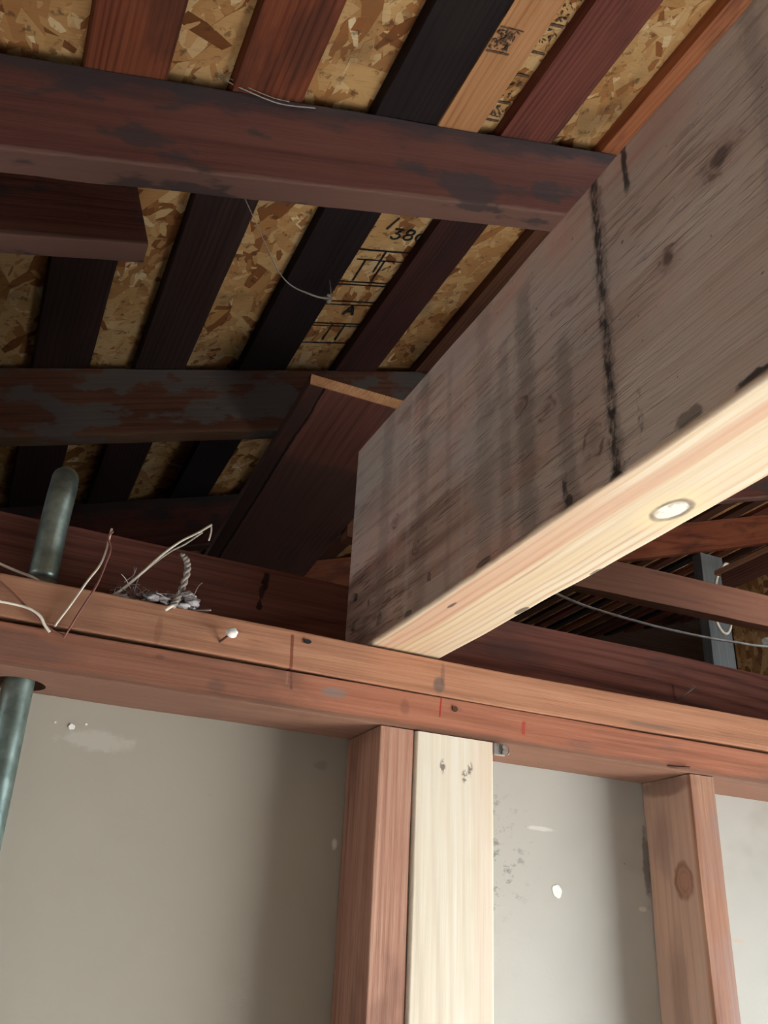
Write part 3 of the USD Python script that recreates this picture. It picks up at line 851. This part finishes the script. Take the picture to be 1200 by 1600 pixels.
tw = np.array([(-.2565, -.003, .078), (-.2525, .002, .088), (-.248, .008, .104), (-.2455, .011, .122), (-.2475, .013, .133), (-.2525, .014, .139)])
P = smooth_path(tw, 12)
s_ = np.linspace(0, 1, len(P)) * 34
h1 = P + np.c_[np.cos(s_), np.sin(s_) * .6, np.sin(s_) * .3] * .0017
h2 = P - np.c_[np.cos(s_), np.sin(s_) * .6, np.sin(s_) * .3] * .0017
o = tw[0]
t = thing('twisted_wire', 'short thick twist of grey wire bent over the plate edge by the fluff', 'wire', o)
part(t, 'strand', tube(h1 - o, .0019, 7, 1, smooth=False), M['wire_grey'], smooth=True)
part(t, 'strand', tube(h2 - o, .0019, 7, 1, smooth=False), M['wire_grey'], smooth=True)
part(t, 'bare_end', tube([(0, -.001, .001), (-.004, -.003, -.003), (-.0065, -.004, -.006)], .0017, 7, 4), M['wire_white'], smooth=True)

r = np.random.default_rng(8)
ms = []
for i in range(95):
    q = r.beta(1.6, 1.0)
    x_ = -.304 + .068 * q
    y_ = r.uniform(.002, .040)
    ms.append(blob((x_, y_, ZT + .003 + r.uniform(0, .016) * (.25 + q) * (1 - abs(q - .7))), r.uniform(.0016, .0056), i, 2, .95, (1.25, 1, .8)))
for i in range(110):
    a = np.array([r.uniform(-.305, -.236), r.uniform(.004, .05), ZT + r.uniform(.003, .02)])
    b = a + r.normal(0, .009, 3)
    b[2] = max(b[2], ZT + .001)
    ms.append(tube([a, (a + b) / 2 + r.normal(0, .003, 3), b], .0004, 4, 3))
g = part(None, 'insulation_fluff', cat_(ms), M['dust'], smooth=True, off=(1, 2, 3))
tag(g, 'grey clump of dusty insulation fluff on the plate', 'debris', kind='stuff')

# the long sagging cable and the thin white one in the attic
g = wire('sagging_cable', 'long grey cable sagging across the attic opening below the brown joist', [([(.203, .5, .650), (.222, .5, .605), (.275, .5, .535), (.35, .5, .482), (.440, .5, .449), (.502, .5, .433), (.540, .5, .4235), (.594, .5, .4145), (.661, .5, .4095), (.768, .5, .405), (.881, .5, .406), (.965, .5, .410), (1.053, .5, .417), (1.25, .5, .45), (1.6, .5, .53), (1.9, .5, .66)], .0027, 'wire_grey')], 'cable')
wire('attic_cable', 'thin white cable looping beside the grey post in the attic', [([(2.258, 1.7, 1.3), (2.209, 1.688, 1.312), (2.187, 1.688, 1.295), (2.152, 1.688, 1.244), (2.135, 1.688, 1.2), (2.124, 1.688, 1.127), (2.117, 1.688, 1.059), (2.119, 1.688, 1.034), (2.135, 1.688, 1.009), (2.157, 1.688, 1.001), (2.179, 1.688, 1.022), (2.193, 1.688, 1.067), (2.198, 1.688, 1.149)], .006, 'wire_white')], 'cable')
g = part(None, 'cable_cap', blob((0, 0, 0), .0095, 3, 2, .2, (1.5, 1, .9)), M['plaster'], smooth=True, org=(1.055, .5, .4283))
tag(g, 'small white cap sitting on the sagging cable', 'cap')

# ------------------------------------------------------------------ nails, dabs, marks
def nail(name, label, pts, r, head=None, mat='rust', cat='nail'):
    o = np.array(pts[0], float)
    t = thing(name, label, cat, o)
    part(t, 'shank', tube(np.array(pts, float) - o, r, 8, 4), M[mat], smooth=True)
    if head is not None:
        d = np.array(pts[-1], float) - np.array(pts[-2], float)
        d /= np.linalg.norm(d)
        c = trimesh.creation.cylinder(head, .0012, sections=14)
        c.apply_transform(trimesh.geometry.align_vectors([0, 0, 1], d))
        c.apply_translation(np.array(pts[-1]) - o)
        part(t, 'head', c, M['steel'])
    return t


t = nail('nail', 'nail stub with a white blob of plaster on its tip, on the upper plate face', [(-.208, .002, .053), (-.204, -.006, .0565), (-.2005, -.0125, .060)], .0011)
part(t, 'plaster_blob', blob((.0085, -.0150, .0075), .0050, 5, 2, .22, (1.15, .8, .95)), M['plaster'], smooth=True)
nail('bent_nail', 'small bent nail lying on the plate right of the fluff', [(-.236, .008, ZT + .0022), (-.228, .004, ZT + .0026), (-.219, .0015, ZT + .0045)], .0012, None, 'steel')
nail('nail', 'shiny nail standing crooked out of the joist behind the right-hand plate', [(.409, BE + .004, .112), (.412, BE - .010, .114), (.419, BE - .022, .123)], .0016, .0036, 'steel')
nail('nail', 'rusty nail bent flat against the lower plate edge near the grey-stained stud', [(.315, .001, .0045), (.325, -.0025, .0035), (.345, -.003, .0055)], .0013, None, 'rust')
# strap end with its bolt at the post's top corner
hk = thing('metal_strap', 'small grey metal strap end and bolt beside the top corner of the pale post', 'strap', (.0890, -.0035, -.0095))
part(hk, 'strap', timber(.0125, .0018, .0125, .0006, 81, .0002, .004), M['steel'], org=(.0003, .0, -.004))
for zz_, yy_ in ((.0045, -.0012), (-.0005, -.0014)):
    n_ = trimesh.creation.cylinder(.0026, .0034, sections=6)
    n_.apply_transform(trimesh.transformations.rotation_matrix(math.pi / 2, [1, 0, 0]))
    n_.apply_translation([.0105, yy_, zz_])
    part(hk, 'bolt_head', n_, M['steel'])
part(hk, 'wire_end', tube([(.012, -.001, .006), (.0155, -.002, .0045), (.0165, -.002, .0), (.0145, -.002, -.0025)], .0009, 7, 4), M['steel'], smooth=True)


plates = {str(p.GetCustomDataByKey('label'))[:5]: p for p in stage.GetPrimAtPath('/World').GetChildren() if p.GetName().startswith('top_plate')}
up, lo = plates['upper'], plates['lower']
kh = trimesh.creation.cylinder(.0028, .0012, sections=12)
kh.apply_transform(trimesh.transformations.rotation_matrix(math.pi / 2, [1, 0, 0]))
kh.apply_scale([1.5, 1, .8])
kh.apply_translation([-.121, -.0012, .0695])
part(up, 'nail_hole', kh, M['ink'])
kh = trimesh.creation.cylinder(.003, .0012, sections=12)
kh.apply_transform(trimesh.transformations.rotation_matrix(math.pi / 2, [1, 0, 0]))
kh.apply_translation([.0445, -.0012, .0275])
part(lo, 'nail_head', kh, M['rust'])


def dab(x, z, r, sx, seed):
    th = np.linspace(0, 2 * math.pi, 26, endpoint=False)
    q = np.random.default_rng(seed)
    ph = q.uniform(0, 6, 3)
    rr = r * (1 + .07 * np.sin(2 * th + ph[0]) + .05 * np.sin(3 * th + ph[1]) + .06 * np.sin(5 * th + ph[2]))
    e = trimesh.creation.extrude_polygon(Polygon(np.c_[rr * np.cos(th) * sx, rr * np.sin(th)]), .0009, engine='earcut')
    e.apply_transform(np.array([[1, 0, 0, x], [0, 0, -1, SD + .0001], [0, 1, 0, z], [0, 0, 0, 1]], float))
    part(wall_back, 'plaster_dab', e, M['plaster'], smooth=False)


dab(.2195, -.1295, .0066, .9, 1)
dab(-.316, -.0255, .0028, 1.0, 2)
dab(-.3035, -.0215, .0011, 1.0, 3)
dab(-.331, -.0235, .0010, 1.0, 4)

# ------------------------------------------------------------------ printing on the strand board and on the pine board
def on_roof(me, x, y, h, u=U, flip=ey * -1):
    """Places flat lettering made in xy (reading along +x) on the underside of the roof, facing down."""
    n = np.cross(u, flip)
    T = np.eye(4)
    T[:3, 0], T[:3, 1], T[:3, 2] = u, flip, n
    T[:3, 3] = roof_pt(x, y, h)
    me.apply_transform(T)
    return me


def bar(L, w, d=.0008):
    return bx(0, L, -w / 2, w / 2, 0, d)


HU = BT - .0022
prt = []
for y_, x0, x1, w_ in ((.243, -.012, .088, .0028), (.268, .0, .086, .002), (.329, -.012, .092, .0026), (.337, -.012, .092, .0026), (.386, -.012, .094, .0028), (.396, -.012, .094, .002), (.455, -.012, .09, .0028), (.463, -.012, .09, .002), (.52, -.012, .09, .0022)):
    prt.append(on_roof(bar((x1 - x0) * NS, w_), x0, y_, HU))
for y_, x0 in ((.243, .042), (.27, .016), (.27, .05), (.455, .03), (.455, .055)):
    q = bar(.055, .0026)
    prt.append(on_roof(q, x0, y_, HU, u=ey, flip=U))
prt.append(on_roof(bar(.03, .003), .018, .19, HU, u=(ey * -.85 + U * .3) / np.linalg.norm(ey * -.85 + U * .3), flip=np.cross(-NRM, (ey * -.85 + U * .3) / np.linalg.norm(ey * -.85 + U * .3))))
prt.append(on_roof(meshkit.text_mesh('38c', .026, .0008), .030, .212, HU))
prt.append(on_roof(meshkit.text_mesh('A', .026, .0008, bold=True), .034, .425, HU))
part(ceiling, 'board_print', cat_(prt), M['ink'], smooth=False)
prt = []
for y_, w_ in ((-.21, .0034), (-.168, .0034), (-.131, .0038), (-.084, .0034), (-.052, .003), (-.25, .003)):
    prt.append(on_roof(bar(.034, w_), .0475, y_, HU))
def smudge(x0, x1, y0, y1, n, seed, h, d=.0007):
    """Worn stamp print that can no longer be read: broken flecks of ink."""
    q = np.random.default_rng(seed)
    out = []
    for i in range(n):
        c = np.array([q.uniform(0, (x1 - x0) * NS), q.uniform(0, y1 - y0)])
        a_ = q.uniform(0, math.pi)
        L_, w_ = q.uniform(.002, .007), q.uniform(.0008, .0019)
        u_, v_ = np.array([math.cos(a_), math.sin(a_)]), np.array([-math.sin(a_), math.cos(a_)])
        pts = [c + u_ * L_ * t + v_ * w_ * k * q.uniform(.4, 1) for t, k in ((-.5, -.6), (.1, -.9), (.5, -.4), (.4, .6), (-.1, .9), (-.5, .5))]
        out.append(on_roof(trimesh.creation.extrude_polygon(Polygon(pts).convex_hull, d, engine='earcut'), x0, y1, h))
    return out


for y0_, y1_, k_ in ((-.204, -.174, 1), (-.127, -.092, 2), (-.245, -.216, 3), (-.08, -.058, 4)):
    prt += smudge(.052, .078, y0_, y1_, 22, k_, HU)
part(ceiling, 'board_print', cat_(prt), M['ink_faded'], smooth=False)
st = smudge(-.0145, .012, -.202, -.175, 70, 9, -.0022, .0005) + [on_roof(bar(.034, .0024, .0006), -.0150, -.170, -.0022), on_roof(bar(.034, .0016, .0006), -.0150, -.205, -.0022)]
part(ceiling, 'grade_stamp', cat_(st), M['ink_faded'], smooth=False)

# ------------------------------------------------------------------ cobwebs
r = np.random.default_rng(5)
cw = thing('cobweb', 'drooping cobweb thread with a dust ball, hanging from the dark boards', 'cobweb', roof_pt(-.255, .089, -.004), group=None)
o = roof_pt(-.255, .089, -.004)
thr = np.array([roof_pt(-.255, .089, -.004), roof_pt(-.222, .135, -.03), roof_pt(-.150, .24, -.05), roof_pt(-.095, .277, -.052), roof_pt(-.054, .292, -.045), roof_pt(-.040, .300, -.004)])
part(cw, 'thread', tube(thr - o, [.0006, .0007, .0009, .0016, .002, .0006], 5, 8), M['web'], smooth=True)
part(cw, 'dust_ball', cat_([blob(thr[4] - o + r.normal(0, .0035, 3), r.uniform(.002, .0045), i, 1, .7) for i in range(9)]), M['web'], smooth=True)
ms = []
A = np.array([(-.330, Y1 - .004, .742), (-.312, Y1 - .005, .728), (-.289, Y1 - .006, .722), (-.248, Y1 - .005, .722), (-.224, Y1 - .004, .728), (-.19, Y1 - .004, .742)])
g = part(None, 'cobweb', cat_([tube(A - A[0], .0008, 5, 8), tube(A[1:5] + np.array([0, -.002, .004]) - A[0], .0005, 5, 8), tube(np.array([A[2], A[2] + [-.01, 0, .03]]) - A[0], .0005, 5, 3)]), M['web'], smooth=True, org=A[0])
tag(g, 'wisp of cobweb along the upper edge of the nearest rafter', 'cobweb')
B = np.array([(.10, Y1 - .004, .832), (.106, Y1 - .004, .805), (.118, Y1 - .004, .775)])
